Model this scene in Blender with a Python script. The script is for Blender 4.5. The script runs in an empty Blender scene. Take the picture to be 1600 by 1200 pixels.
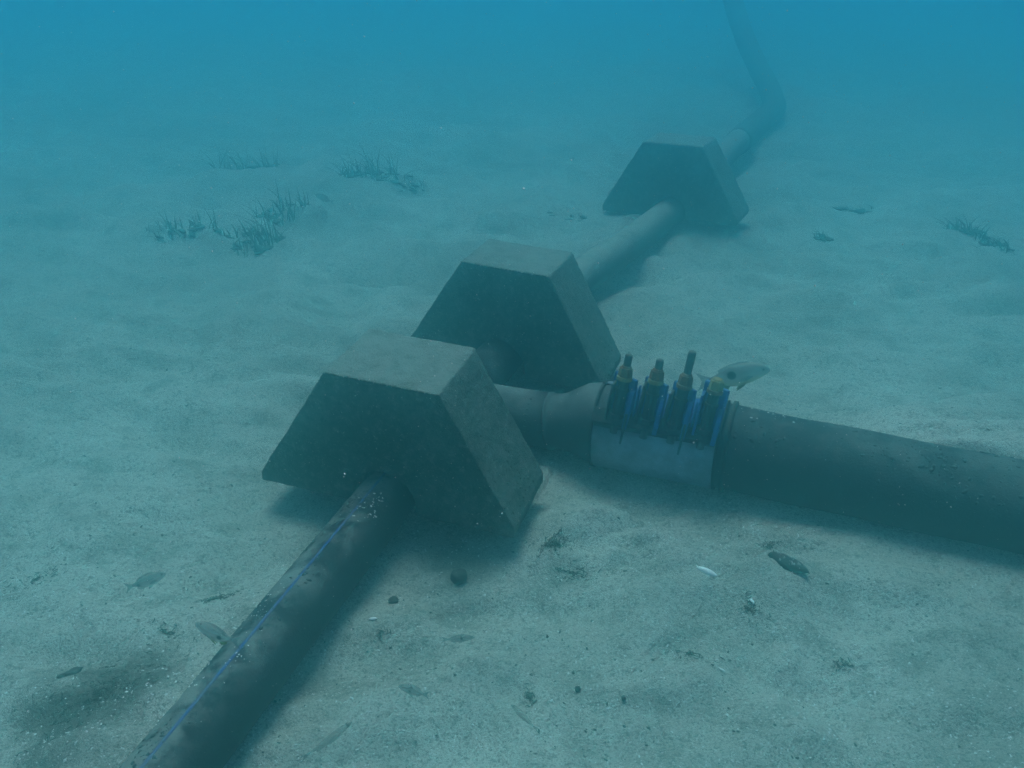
import bpy, bmesh, math, random
import numpy as np
from mathutils import Vector, Matrix

# ------------------------------------------------------------------ camera
S = bpy.context.scene
COL = S.collection
rad = math.radians
PITCH, ROLL, CAM_H, F_PX = rad(26.32), rad(1.01), 1.539, 1516.0
cam_data = bpy.data.cameras.new('camera')
cam_data.sensor_fit = 'HORIZONTAL'
cam_data.sensor_width = 36.0
cam_data.lens = F_PX / 1600.0 * 36.0
cam_data.clip_start = 0.02
cam_data.clip_end = 400.0
cam = bpy.data.objects.new('camera', cam_data)
COL.objects.link(cam)
_f = Vector((0, math.cos(PITCH), -math.sin(PITCH)))
_u = Vector((0, math.sin(PITCH), math.cos(PITCH)))
_r = Vector((1, 0, 0))
_r2 = math.cos(ROLL) * _r + math.sin(ROLL) * _u
_u2 = -math.sin(ROLL) * _r + math.cos(ROLL) * _u
cam.matrix_world = Matrix(((_r2.x, _u2.x, -_f.x, 0), (_r2.y, _u2.y, -_f.y, 0),
                           (_r2.z, _u2.z, -_f.z, CAM_H), (0, 0, 0, 1)))
S.camera = cam

# ------------------------------------------------------------------ light
SUN_EL, SUN_AZ = rad(72.0), rad(-20.0)      # azimuth clockwise from +Y (behind the blocks, to the left)
w = bpy.data.worlds.new('World')
S.world = w
w.use_nodes = True
nt = w.node_tree
sky = nt.nodes.new('ShaderNodeTexSky')
sky.sky_type = 'NISHITA'
sky.sun_disc = False
sky.sun_elevation = SUN_EL
sky.sun_rotation = SUN_AZ
bg = nt.nodes['Background']
bg.inputs['Strength'].default_value = 0.100
nt.links.new(sky.outputs[0], bg.inputs['Color'])

sun_data = bpy.data.lights.new('sun', 'SUN')
sun_data.energy = 3.40
sun_data.angle = rad(26.0)                  # the rippled surface spreads the sun
sun_data.color = (1.0, 0.96, 0.90)
sun = bpy.data.objects.new('sun', sun_data)
COL.objects.link(sun)
_d = Vector((math.sin(SUN_AZ) * math.cos(SUN_EL), math.cos(SUN_AZ) * math.cos(SUN_EL), math.sin(SUN_EL)))
sun.rotation_euler = _d.to_track_quat('Z', 'Y').to_euler()
sun.location = (-4, 6, 12)

S.view_settings.view_transform = 'Standard'
S.view_settings.look = 'None'
S.view_settings.gamma = 1.0
S.view_settings.use_curve_mapping = False
S.view_settings.exposure = 0.08
S.cycles.max_bounces = 12
S.cycles.volume_bounces = 8
S.cycles.diffuse_bounces = 3
S.cycles.sample_clamp_indirect = 4.0
S.cycles.use_denoising = True
S.cycles.denoising_prefilter = 'NONE'

HAZE_DENSITY = 0.460                        # sea water: red is swallowed fast, blue hardly
HAZE_COLOR = (0.217, 0.570, 0.591)
HAZE_ABSORB = (0.093, 0.653, 0.917)

random.seed(7)
rng = np.random.default_rng(7)

# ------------------------------------------------------------------ helpers
def tag(o, label=None, cat=None, group=None, kind=None):
    if label: o['label'] = label
    if cat: o['category'] = cat
    if group: o['group'] = group
    if kind: o['kind'] = kind
    return o

def link(name, me, mat=None, parent=None, smooth=True):
    o = bpy.data.objects.new(name, me)
    COL.objects.link(o)
    if mat and not me.materials:
        me.materials.append(mat)
    if parent:
        o.parent = parent
    if smooth:
        me.shade_smooth()
    return o

def empty(name, loc, rot=(0, 0, 0)):
    o = bpy.data.objects.new(name, None)
    o.empty_display_size = 0.1
    o.location = loc
    o.rotation_euler = rot
    COL.objects.link(o)
    return o

def mesh_pd(name, v, f):
    me = bpy.data.meshes.new(name)
    me.from_pydata([tuple(p) for p in v], [], f)
    me.update()
    return me

def catmull(pts, n):
    P = [Vector(p) for p in pts]
    P = [2 * P[0] - P[1]] + P + [2 * P[-1] - P[-2]]
    out = []
    for i in range(1, len(P) - 2):
        a, b, c, d = P[i - 1], P[i], P[i + 1], P[i + 2]
        for k in range(n):
            t = k / n
            out.append(0.5 * ((2 * b) + (c - a) * t + (2 * a - 5 * b + 4 * c - d) * t * t + (3 * b - 3 * c + d - a) * t ** 3))
    out.append(P[-2])
    return out

def frames(path):
    fr = []
    for i, p in enumerate(path):
        t = (path[min(i + 1, len(path) - 1)] - path[max(i - 1, 0)]).normalized()
        side = t.cross(Vector((0, 0, 1)))
        if side.length < 1e-4:
            side = Vector((1, 0, 0))
        side.normalize()
        up = side.cross(t).normalized()
        fr.append((p, t, side, up))
    return fr

def tube_mesh(name, path, radius, seg=32, hollow=0.0, wob=0.0):
    """Swept pipe with end walls; radius a number or list."""
    fr = frames(path)
    v, f = [], []
    rr = radius if isinstance(radius, (list, tuple)) else [radius] * len(path)
    for (p, t, s, u), r in zip(fr, rr):
        for k in range(seg):
            a = 2 * math.pi * k / seg
            q = r * (1 + wob * random.uniform(-1, 1))
            v.append(p + s * (math.cos(a) * q) + u * (math.sin(a) * q))
    for i in range(len(path) - 1):
        for k in range(seg):
            a, b = i * seg + k, i * seg + (k + 1) % seg
            f.append((a, b, b + seg, a + seg))
    f.append(tuple(range(seg - 1, -1, -1)))
    m = (len(path) - 1) * seg
    f.append(tuple(m + k for k in range(seg)))
    return mesh_pd(name, v, f)

def ribbon_mesh(name, path, r, ang, width, thick):
    """Narrow raised strip that follows a pipe at angle ang from its top."""
    v, f = [], []
    for p, t, s, u in frames(path):
        for da, dr in ((-1, -0.002), (-1, thick), (1, thick), (1, -0.002)):
            a = ang + da * width / (2 * r)
            v.append(p + (s * math.sin(a) + u * math.cos(a)) * (r + dr))
    n = len(path)
    for i in range(n - 1):
        for k in range(4):
            a, b = i * 4 + k, i * 4 + (k + 1) % 4
            f.append((a, b, b + 4, a + 4))
    f.append((3, 2, 1, 0)); m = (n - 1) * 4
    f.append((m, m + 1, m + 2, m + 3))
    return mesh_pd(name, v, f)

def box_bm(bm, c, sx, sy, sz, M=None):
    r = bmesh.ops.create_cube(bm, size=1.0)
    mat = Matrix.Translation(c) @ (M or Matrix()) @ Matrix.Diagonal((sx, sy, sz, 1))
    bmesh.ops.transform(bm, matrix=mat, verts=r['verts'])
    return r['verts']

def cyl_bm(bm, p0, p1, r0, r1=None, seg=16):
    p0, p1 = Vector(p0), Vector(p1)
    d = p1 - p0
    r = bmesh.ops.create_cone(bm, cap_ends=True, segments=seg, radius1=r0, radius2=r0 if r1 is None else r1, depth=d.length)
    M = Matrix.Translation((p0 + p1) / 2) @ d.to_track_quat('Z', 'Y').to_matrix().to_4x4()
    bmesh.ops.transform(bm, matrix=M, verts=r['verts'])
    return r['verts']

def bm_obj(name, bm, mat, parent=None, bevel=0.0, smooth=False):
    me = bpy.data.meshes.new(name)
    bm.to_mesh(me); bm.free()
    o = link(name, me, mat, parent, smooth)
    if bevel:
        b = o.modifiers.new('bevel', 'BEVEL'); b.width = bevel; b.segments = 2; b.limit_method = 'ANGLE'
    return o

# ------------------------------------------------------------------ numpy noise for the seabed
def _hash(ix, iy, seed):
    n = (ix * 374761393 + iy * 668265263 + seed * 974634777).astype(np.int64) & 0xFFFFFFFF
    n = ((n ^ (n >> 13)) * 1274126177) & 0xFFFFFFFF
    n = n ^ (n >> 16)
    return (n & 0xFFFF) / 65535.0 * 2 - 1

def vnoise(x, y, seed=0):
    x = np.asarray(x, float); y = np.asarray(y, float)
    ix, iy = np.floor(x).astype(np.int64), np.floor(y).astype(np.int64)
    fx, fy = x - ix, y - iy
    fx = fx * fx * fx * (fx * (fx * 6 - 15) + 10); fy = fy * fy * fy * (fy * (fy * 6 - 15) + 10)
    a, b = _hash(ix, iy, seed), _hash(ix + 1, iy, seed)
    c, d = _hash(ix, iy + 1, seed), _hash(ix + 1, iy + 1, seed)
    return (a + (b - a) * fx) * (1 - fy) + (c + (d - c) * fx) * fy

def gauss(d, s):
    return np.exp(-(d / s) ** 2)

BLOCKS = [((-0.304, 2.359, 0.058), -17.17, 2.75, 2.44),
          ((0.000, 3.233, 0.045), -19.26, 0.0, 1.96),
          ((0.872, 5.171, 0.046), -24.88, -0.47, -1.57)]
BIG_O, BIG_D = Vector((0.2569, 2.6069)), Vector((0.9426, -0.3338))      # axis of the branch and the large pipe (plan)
NEAR_O, NEAR_D = Vector((-0.345, 2.227)), Vector((-0.296, -0.955))   # near run of the main pipe (plan)

def ground(x, y):
    x = np.asarray(x, float); y = np.asarray(y, float)
    wx = x + 0.25 * vnoise(x * 1.1, y * 1.1, 11); wy = y + 0.25 * vnoise(x * 1.1, y * 1.1, 12)
    r = np.hypot(x, y - 2.5)
    far = np.clip((r - 2.0) / 6.0, 0, 1)
    h = 0.030 * (1 + 1.5 * far) * vnoise(wx * 0.75, wy * 0.9, 1)
    h += 0.040 * (1 + 0.6 * far) * vnoise(wx * 2.0, wy * 2.6, 2)
    h += 0.036 * vnoise(wx * 4.2 + wy * 1.5, wy * 6.5, 3) * (1 + far)
    h += 0.020 * vnoise(wx * 8 + 3 * wy, wy * 13, 4)
    h += 0.0060 * vnoise(x * 22, y * 26, 5)
    h += 0.0034 * vnoise(x * 55, y * 55, 6)
    rp = vnoise(wx * 0.9, wy * 0.9, 25)
    ph = (wx * 0.55 + wy) / 0.26 + 0.9 * vnoise(x * 2.3, y * 2.3, 26)
    h += 0.014 * np.sin(2 * np.pi * ph) * np.clip(rp + 0.45, 0, 1) * np.clip((r - 0.9) / 0.8, 0, 1)
    # pock marks left by feeding fish and currents on the open sand
    pk = np.clip(vnoise(wx * 3.3, wy * 4.1, 21) - 0.35, 0, 1)
    h -= 0.055 * pk * np.clip((x * -1 + 1.2) / 1.2, 0.35, 1)
    # --- near run of the main pipe: sand banked on its left, clear on its right
    dx, dy = x - NEAR_O.x, y - NEAR_O.y
    t = dx * NEAR_D.x + dy * NEAR_D.y
    s = dx * (-NEAR_D.y) + dy * NEAR_D.x          # + = right of the pipe
    h = h * (1 - 0.7 * gauss(s, 0.22) * (t > -0.2))
    bank = 1 / (1 + np.exp(-(t - 0.42) / 0.10))
    jag = 0.012 * vnoise(t * 9, s * 7, 31) + 0.006 * vnoise(t * 27, s * 22, 32)
    left = np.where(s < -0.0, gauss(s + 0.07, 0.26), 0.0)
    h = h + bank * left * (0.112 + jag)
    h -= 0.012 * gauss(s - 0.13, 0.08) * (t > -0.3) * np.clip(t + 0.3, 0, 0.3) / 0.3
    # --- block one: scoured under its front edge
    for (c, yaw, _, _), deep in zip(BLOCKS, (0.022, 0.0, -0.012)):
        a = rad(yaw)
        bx, by = x - c[0], y - c[1]
        lx, ly = bx * math.cos(a) + by * math.sin(a), -bx * math.sin(a) + by * math.cos(a)
        q = np.maximum(np.abs(lx) - 0.36, 0) ** 2 + np.maximum(np.abs(ly) - 0.13, 0) ** 2
        h = h * (1 - 0.7 * np.exp(-q / 0.02)) - deep * np.exp(-q / 0.012)
    # --- branch and large pipe: sand heaped behind it, over its top farther right
    dx, dy = x - BIG_O.x, y - BIG_O.y
    t = dx * BIG_D.x + dy * BIG_D.y
    s = dx * (-BIG_D.y) + dy * BIG_D.x            # + = behind the pipe
    h = h * (1 - 0.75 * gauss(s + 0.1, 0.22) * (t > -0.4))
    amt = 1 / (1 + np.exp(-(t - 0.66) / 0.09))
    jag = 0.010 * vnoise(t * 5, s * 4, 41) + 0.005 * vnoise(t * 19, s * 15, 42)
    prof = np.where(s > 0.075, gauss(s - 0.075, 0.45), gauss(s - 0.075, 0.06))
    h = h + amt * prof * (0.185 + 0.030 * np.clip((t - 0.66) / 0.40, 0, 1) + jag)
    h -= 0.015 * gauss(s + 0.20, 0.12) * (t > -0.1)
    h += 0.020 * gauss(s + 0.55, 0.25) * gauss(t - 0.5, 0.6)
    # --- sand along the main pipe between and behind the rear blocks
    for p, q2, hh, side in (((0.0, 3.38), (0.80, 5.03), 0.055, 1), ((0.93, 5.32), (1.55, 6.8), 0.05, 1)):
        d = np.array([q2[0] - p[0], q2[1] - p[1]]); L = np.hypot(*d); d /= L
        t = (x - p[0]) * d[0] + (y - p[1]) * d[1]
        s = (x - p[0]) * (-d[1]) + (y - p[1]) * d[0]
        m = 1 / (1 + np.exp(-(t + 0.05) / 0.06)) / (1 + np.exp((t - L) / 0.1))
        h = h + hh * m * gauss(s - 0.12, 0.2) * (s > 0)
    return h

def gz(x, y):
    return float(ground(np.array([x]), np.array([y]))[0])

# ------------------------------------------------------------------ materials
def mat_base(name, rough=0.8, spec=0.3):
    m = bpy.data.materials.new(name)
    m.use_nodes = True
    n = m.node_tree
    b = n.nodes['Principled BSDF']
    b.inputs['Roughness'].default_value = rough
    b.inputs['Specular IOR Level'].default_value = spec
    return m, n, b

def N(n, kind, **kw):
    o = n.nodes.new('ShaderNode' + kind)
    for k, v in kw.items():
        if k in o.inputs: o.inputs[k].default_value = v
        else: setattr(o, k, v)
    return o

def noise(n, co, scale, detail=4, rough=0.55):
    t = N(n, 'TexNoise'); t.inputs['Scale'].default_value = scale
    t.inputs['Detail'].default_value = detail; t.inputs['Roughness'].default_value = rough
    n.links.new(co, t.inputs['Vector'])
    return t.outputs['Fac']

def ramp(n, fac, a, b, ca=0.0, cb=1.0):
    r = N(n, 'MapRange'); r.inputs['From Min'].default_value = a; r.inputs['From Max'].default_value = b
    r.inputs['To Min'].default_value = ca; r.inputs['To Max'].default_value = cb
    n.links.new(fac, r.inputs['Value'])
    return r.outputs['Result']

def mix(n, fac, a, b, mode='MIX'):
    m = N(n, 'Mix'); m.data_type = 'RGBA'; m.blend_type = mode
    if isinstance(fac, (int, float)): m.inputs['Factor'].default_value = fac
    else: n.links.new(fac, m.inputs['Factor'])
    for i, c in ((6, a), (7, b)):
        if isinstance(c, tuple): m.inputs[i].default_value = (*c, 1) if len(c) == 3 else c
        else: n.links.new(c, m.inputs[i])
    return m.outputs[2]

def mult(n, a, b):
    m = N(n, 'Math'); m.operation = 'MULTIPLY'
    for i, c in enumerate((a, b)):
        if isinstance(c, (int, float)): m.inputs[i].default_value = c
        else: n.links.new(c, m.inputs[i])
    return m.outputs[0]

def bump(n, b, h, dist, strength=1.0):
    k = N(n, 'Bump'); k.inputs['Distance'].default_value = dist; k.inputs['Strength'].default_value = strength
    n.links.new(h, k.inputs['Height']); n.links.new(k.outputs[0], b.inputs['Normal'])

def pos(n):
    return N(n, 'NewGeometry').outputs['Position']

def upness(n):
    g = N(n, 'NewGeometry'); s = N(n, 'SeparateXYZ'); n.links.new(g.outputs['Normal'], s.inputs[0])
    return s.outputs['Z']

def make_sand():
    m, n, b = mat_base('sand', 0.95, 0.15)
    co = pos(n)
    big = noise(n, co, 1.3, 5); mid = noise(n, co, 7, 5, 0.6); fine = noise(n, co, 190, 3, 0.75); grain = noise(n, co, 60, 6, 0.75)
    c = mix(n, ramp(n, big, 0.35, 0.68), (0.52, 0.495, 0.41), (0.78, 0.74, 0.62))
    c = mix(n, ramp(n, mid, 0.50, 0.66, 0, 0.65), c, (0.33, 0.32, 0.26))
    c = mix(n, ramp(n, grain, 0.36, 0.50, 0.7, 0), c, (0.20, 0.19, 0.15))
    c = mix(n, ramp(n, fine, 0.36, 0.47, 0.7, 0), c, (0.14, 0.135, 0.11))
    c = mix(n, ramp(n, fine, 0.57, 0.68, 0, 0.8), c, (0.88, 0.86, 0.80))
    # drifts of dark litter; darker patches by the nearest block and at lower right
    def patch(cx, cy, r):
        vm = N(n, 'VectorMath'); vm.operation = 'DISTANCE'; n.links.new(co, vm.inputs[0]); vm.inputs[1].default_value = (cx, cy, 0.02)
        return ramp(n, vm.outputs['Value'], r, 0.0)
    lit = noise(n, co, 9, 6, 0.65)
    for cx, cy, r, amt in ((-0.83, 1.47, 0.30, 1.0), (0.16, 2.04, 0.13, 0.6), (-0.13, 2.10, 0.2, 0.6), (1.15, 1.55, 0.5, 0.35)):
        k = N(n, 'Math'); k.operation = 'ADD'; n.links.new(patch(cx, cy, r), k.inputs[0]); n.links.new(lit, k.inputs[1])
        c = mix(n, mult(n, ramp(n, k.outputs[0], 0.78, 1.15), amt * 0.75), c, (0.085, 0.085, 0.065))
    n.links.new(c, b.inputs['Base Color'])
    hsum = N(n, 'Math'); hsum.operation = 'ADD'; n.links.new(grain, hsum.inputs[0]); n.links.new(mult(n, fine, 0.6), hsum.inputs[1])
    bump(n, b, hsum.outputs[0], 0.020, 0.9)
    return m

def make_concrete():
    m, n, b = mat_base('concrete', 0.93, 0.2)
    co = pos(n)
    a = noise(n, co, 6, 8, 0.7); g = noise(n, co, 48, 6, 0.75); f = noise(n, co, 150, 3, 0.7)
    c = mix(n, ramp(n, a, 0.40, 0.60), (0.050, 0.072, 0.048), (0.128, 0.152, 0.118))     # algae film on concrete
    c = mix(n, ramp(n, g, 0.54, 0.64, 0, 0.75), c, (0.25, 0.265, 0.22))
    c = mix(n, ramp(n, g, 0.36, 0.46, 0.75, 0), c, (0.030, 0.040, 0.028))
    silt = mult(n, ramp(n, upness(n), 0.30, 0.95), ramp(n, noise(n, co, 22, 6, 0.7), 0.22, 0.55))
    c = mix(n, mult(n, silt, 0.85), c, (0.30, 0.325, 0.28))                              # silt settled on what faces up
    c = mix(n, ramp(n, f, 0.62, 0.70, 0, 0.85), c, (0.40, 0.40, 0.35))
    n.links.new(c, b.inputs['Base Color'])
    s = N(n, 'Math'); s.operation = 'ADD'; n.links.new(g, s.inputs[0]); n.links.new(f, s.inputs[1])
    bump(n, b, s.outputs[0], 0.012, 0.8)
    return m

def make_pipe(name, dark=(0.018, 0.022, 0.024), silt_amt=0.9, lo=0.30, hi=0.62, siltc=(0.20, 0.19, 0.15), drift=None, up0=0.25, lean=None):
    m, n, b = mat_base(name, 0.6, 0.35)
    co = pos(n)
    k = noise(n, co, 24, 5, 0.6); k2 = noise(n, co, 8, 3, 0.55); g = noise(n, co, 140, 4, 0.7)
    c = mix(n, ramp(n, k2, 0.35, 0.7), dark, tuple(v * 2.2 for v in dark))
    kk = N(n, 'Math'); kk.operation = 'ADD'; n.links.new(mult(n, k, 0.55), kk.inputs[0]); n.links.new(mult(n, k2, 0.45), kk.inputs[1])
    fac = kk.outputs[0]
    if drift:                      # sand has drifted over the pipe beyond this x
        sx = N(n, 'SeparateXYZ'); n.links.new(co, sx.inputs[0])
        ad = N(n, 'Math'); ad.operation = 'ADD'; n.links.new(fac, ad.inputs[0]); n.links.new(ramp(n, sx.outputs['X'], drift[0], drift[1], 0, 0.28), ad.inputs[1])
        fac = ad.outputs[0]
    upv = upness(n)
    if lean:                       # deposit lies thicker towards the banked side
        vd = N(n, 'VectorMath'); vd.operation = 'DOT_PRODUCT'; n.links.new(N(n, 'NewGeometry').outputs['Normal'], vd.inputs[0]); vd.inputs[1].default_value = lean
        upv = vd.outputs['Value']
    silt = mult(n, ramp(n, upv, up0, 0.9), ramp(n, fac, lo, hi))
    c = mix(n, mult(n, silt, silt_amt), c, siltc)
    c = mix(n, mult(n, ramp(n, g, 0.60, 0.72), ramp(n, upness(n), -0.1, 0.8, 0.05, 0.5)), c, (0.26, 0.25, 0.20))
    n.links.new(c, b.inputs['Base Color'])
    b.inputs['Roughness'].default_value = 0.75
    bump(n, b, g, 0.004, 0.7)
    return m

def make_plain(name, col, rough=0.7, metal=0.0, var=0.35, scale=40, silt=0.5, spec=0.3, siltc=(0.22, 0.21, 0.16)):
    m, n, b = mat_base(name, rough, spec)
    co = pos(n)
    a = noise(n, co, scale, 5, 0.65); g = noise(n, co, scale * 5, 4, 0.7)
    c = mix(n, ramp(n, a, 0.3, 0.7), tuple(v * (1 - var) for v in col), tuple(min(1, v * (1 + var)) for v in col))
    c = mix(n, mult(n, ramp(n, upness(n), 0.1, 0.9), ramp(n, a, 0.35, 0.6, 0, silt)), c, siltc)
    n.links.new(c, b.inputs['Base Color'])
    b.inputs['Metallic'].default_value = metal
    bump(n, b, g, 0.002, 0.6)
    return m

SAND = make_sand()
CONC = make_concrete()
PIPE = make_pipe('pipe_plastic', (0.010, 0.014, 0.016), 0.92, 0.42, 0.57, (0.19, 0.195, 0.165), None, 0.15, (-0.45, 0.14, 0.88))
PIPE_BIG = make_pipe('pipe_plastic_large', (0.012, 0.016, 0.018), 0.9, 0.50, 0.62, (0.095, 0.105, 0.092), (0.75, 2.2), 0.2)
PIPE_FAR = make_pipe('pipe_plastic_silted_hazed', (0.03, 0.035, 0.035), 0.95, 0.25, 0.50, (0.32, 0.30, 0.24), None, 0.1)  # heavier silt, with the colour also lightened to imitate fading in haze
FIT = make_pipe('fitting_plastic', (0.020, 0.024, 0.026), 0.95, 0.30, 0.56, (0.155, 0.17, 0.15))
GROW = make_plain('encrusting_growth', (0.075, 0.095, 0.06), 0.95, 0, 0.6, 60, 0.3)
BARN = make_plain('barnacle_white', (0.50, 0.50, 0.46), 0.8, 0, 0.25, 80, 0.0)
BLUE = make_plain('blue_stripe', (0.012, 0.085, 0.33), 0.6, 0, 0.4, 18, 0.8, 0.3, (0.12, 0.13, 0.12))
BLUE_LUG = make_plain('blue_coating', (0.006, 0.11, 0.34), 0.55, 0, 0.6, 35, 0.25)
STEEL = make_plain('stainless_band', (0.27, 0.37, 0.43), 0.5, 0.2, 0.40, 18, 0.6)
DARKM = make_plain('fouled_iron', (0.028, 0.034, 0.034), 0.85, 0, 0.6, 60, 0.3)
ROD = make_plain('threaded_rod', (0.10, 0.105, 0.095), 0.75, 0.2, 0.35, 90, 0.5)
RUST = make_plain('rusty_nut', (0.22, 0.10, 0.038), 0.9, 0, 0.45, 70, 0.25)
BRASS = make_plain('yellow_washer', (0.30, 0.235, 0.075), 0.8, 0, 0.3, 70, 0.25)
RUBBER = make_plain('rubber', (0.012, 0.014, 0.015), 0.8, 0, 0.3, 40, 0.3)
GRASS = make_plain('seagrass_blade', (0.13, 0.15, 0.10), 0.7, 0, 0.5, 12, 0.15)
ALGA = make_plain('brown_alga', (0.055, 0.055, 0.036), 0.8, 0, 0.5, 25, 0.3)
SHELL_W = make_plain('pale_shell', (0.82, 0.80, 0.74), 0.45, 0, 0.1, 60, 0.0, 0.5)
SHELL_D = make_plain('dark_shell', (0.035, 0.032, 0.028), 0.7, 0, 0.5, 50, 0.2)
STONE = make_plain('dark_stone', (0.055, 0.05, 0.045), 0.9, 0, 0.4, 60, 0.2)
SNOW = make_plain('plankton_fleck', (0.75, 0.75, 0.72), 0.9, 0, 0.1, 50, 0.0)

# ------------------------------------------------------------------ seabed: one sheet to the horizon
def warp(n, c, half, k):
    u = np.linspace(-1, 1, n)
    return c + half * np.sinh(k * u) / math.sinh(k)

gx = warp(620, 0.15, 36.0, 5.6)
gy = warp(680, 2.25, 36.0, 5.6)
X, Y = np.meshgrid(gx, gy)
Zs = ground(X, Y)
V = np.stack([X.ravel(), Y.ravel(), Zs.ravel()], -1)
nx, ny = len(gx), len(gy)
ii = np.arange((ny - 1) * nx).reshape(ny - 1, nx)[:, :-1].ravel()
F = np.stack([ii, ii + 1, ii + nx + 1, ii + nx], -1)
me = bpy.data.meshes.new('seabed')
me.vertices.add(len(V)); me.vertices.foreach_set('co', V.ravel())
me.loops.add(F.size); me.loops.foreach_set('vertex_index', F.ravel().astype(np.int32))
me.polygons.add(len(F)); me.polygons.foreach_set('loop_start', np.arange(0, F.size, 4, dtype=np.int32))
me.update(calc_edges=True)
tag(link('seabed', me, SAND), kind='structure')

# ------------------------------------------------------------------ concrete blocks
def block_mesh():
    Wb, Wt, H, D, sk = 0.75, 0.316, 0.394, 0.277, 0.029
    ar, ac = 0.094, 0.022          # arch over the pipe: radius, centre height
    pts = [(-Wb / 2, 0), (-Wb / 2, sk), (-Wt / 2, H), (Wt / 2, H), (Wb / 2, sk), (Wb / 2, 0)]
    half = math.acos(-ac / ar) if ac < ar else math.pi
    a0 = math.asin(ac / ar)
    for k in range(15):
        a = -a0 + (math.pi + 2 * a0) * k / 14
        pts.append((ar * math.cos(a), ac + ar * math.sin(a)))
    bm = bmesh.new()
    a = [bm.verts.new((x, -D / 2, z)) for x, z in pts]
    b = [bm.verts.new((x, D / 2, z)) for x, z in pts]
    bm.faces.new(a); bm.faces.new(b[::-1])
    n = len(pts)
    for i in range(n):
        bm.faces.new((a[i], b[i], b[(i + 1) % n], a[(i + 1) % n]))
    bmesh.ops.recalc_face_normals(bm, faces=bm.faces)
    me = bpy.data.meshes.new('concrete_block'); bm.to_mesh(me); bm.free()
    return me

BM = block_mesh()
tex_a = bpy.data.textures.new('worn', 'CLOUDS'); tex_a.noise_scale = 0.10; tex_a.noise_depth = 3
tex_b = bpy.data.textures.new('pitted', 'CLOUDS'); tex_b.noise_scale = 0.018; tex_b.noise_depth = 2
LB = ['nearest grey concrete saddle block sitting astride the pipe in the foreground',
      'middle concrete saddle block standing right behind the nearest one',
      'farthest concrete saddle block, faded blue in the murky water']
for (c, yaw, pt, rl), lb, vox in zip(BLOCKS, LB, (0.0055, 0.0065, 0.009)):
    o = link('concrete_block', BM, CONC)
    o.location = c
    o.matrix_world = Matrix.Translation(c) @ Matrix.Rotation(rad(yaw), 4, 'Z') @ Matrix.Rotation(rad(pt), 4, 'X') @ Matrix.Rotation(rad(rl), 4, 'Y')
    r = o.modifiers.new('remesh', 'REMESH'); r.mode = 'VOXEL'; r.voxel_size = vox; r.use_smooth_shade = True
    sm = o.modifiers.new('smooth', 'SMOOTH'); sm.iterations = 2; sm.factor = 0.5
    for t, st in ((tex_a, 0.007), (tex_b, 0.0035)):
        d = o.modifiers.new('wear', 'DISPLACE'); d.texture = t; d.strength = st; d.mid_level = 0.5; d.texture_coords = 'GLOBAL'
    tag(o, lb, 'concrete block', 'concrete blocks along the pipe')
    if vox > 0.008:
        continue
    # encrusting growth: small knobs on the faces and tufts along the top front edge
    R = random.Random(int(vox * 1e5))
    Wb, Wt, H, D = 0.75, 0.316, 0.394, 0.277
    for nm, cnt, gm in (('growth', 420, GROW), ('growth', 160, BARN)):
        bm = bmesh.new()
        for i in range(cnt):
            u, k = R.random() ** 1.1, R.random()
            hw = (Wb + (Wt - Wb) * u) / 2
            if k < 0.5: c3 = (R.uniform(-1, 1) * hw * 0.97, -D / 2, 0.03 + u * (H - 0.04))
            elif k < 0.75: c3 = (hw, R.uniform(-0.5, 0.5) * D, 0.03 + u * (H - 0.04))
            else: c3 = (R.uniform(-0.5, 0.5) * Wt, -D / 2, H - 0.003)
            if c3[2] < 0.13 and abs(c3[0]) < 0.12: continue
            r0 = R.uniform(0.0015, 0.0042) if gm is GROW else R.uniform(0.0008, 0.0020)
            bmesh.ops.create_icosphere(bm, subdivisions=1, radius=r0, matrix=Matrix.Translation(c3) @ Matrix.Rotation(R.uniform(0, 6), 4, 'Y') @ Matrix.Diagonal((1.6, 0.8, 0.9, 1)))
        gr = bm_obj(nm, bm, gm, o, 0, True)
        gr['kind'] = 'stuff'

# ------------------------------------------------------------------ main pipe through the three blocks
RP = 0.077
mp = empty('main_pipe', (-0.345, 2.227, 0.0))
tag(mp, 'dark plastic pipe with a blue stripe running through the three concrete blocks', 'pipe')
def local(path, o):
    off = Vector(o.location)
    return [Vector(p) - off for p in path]

near = [(-0.345 - 0.296 * t, 2.227 - 0.955 * t, 0.074 - 0.006 * t) for t in (2.5, 2.0, 1.5, 1.0, 0.5, 0.0)]
run1 = near + [(-0.304, 2.359, 0.080), (-0.262, 2.49, 0.082), (-0.205, 2.64, 0.086)]
run2 = [(-0.205, 2.64, 0.086), (-0.115, 2.94, 0.094), (-0.055, 3.10, 0.098), (-0.012, 3.233, 0.096), (0.045, 3.38, 0.10), (0.27, 3.88, 0.118), (0.55, 4.46, 0.092),
        (0.80, 5.03, 0.066), (0.872, 5.171, 0.066), (0.95, 5.34, 0.085), (1.20, 5.95, 0.09), (1.50, 6.62, 0.13)]
p1 = catmull(run1, 10); p2 = catmull(run2, 10)
link('pipe_section', tube_mesh('pipe_section', local(p1, mp), RP, 40, wob=0.004), PIPE, mp)
link('pipe_section', tube_mesh('pipe_section', local(p2[:31], mp), RP, 40, wob=0.004), PIPE_BIG, mp)
link('pipe_section', tube_mesh('pipe_section', local(p2[30:], mp), RP, 40, wob=0.004), PIPE_FAR, mp)
rise = catmull([(x, y, max(z, gz(x, y) + 0.05)) for x, y, z in ((1.50, 6.62, 0.12), (1.82, 7.40, 0.10), (2.06, 7.95, 0.10), (2.13, 8.32, 0.12), (2.14, 8.57, 0.18), (2.107, 8.99, 0.32), (2.048, 9.386, 0.53), (1.985, 9.66, 0.773), (1.91, 9.92, 1.087), (1.80, 10.2, 1.5), (1.70, 10.4, 1.95))], 10)
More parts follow.
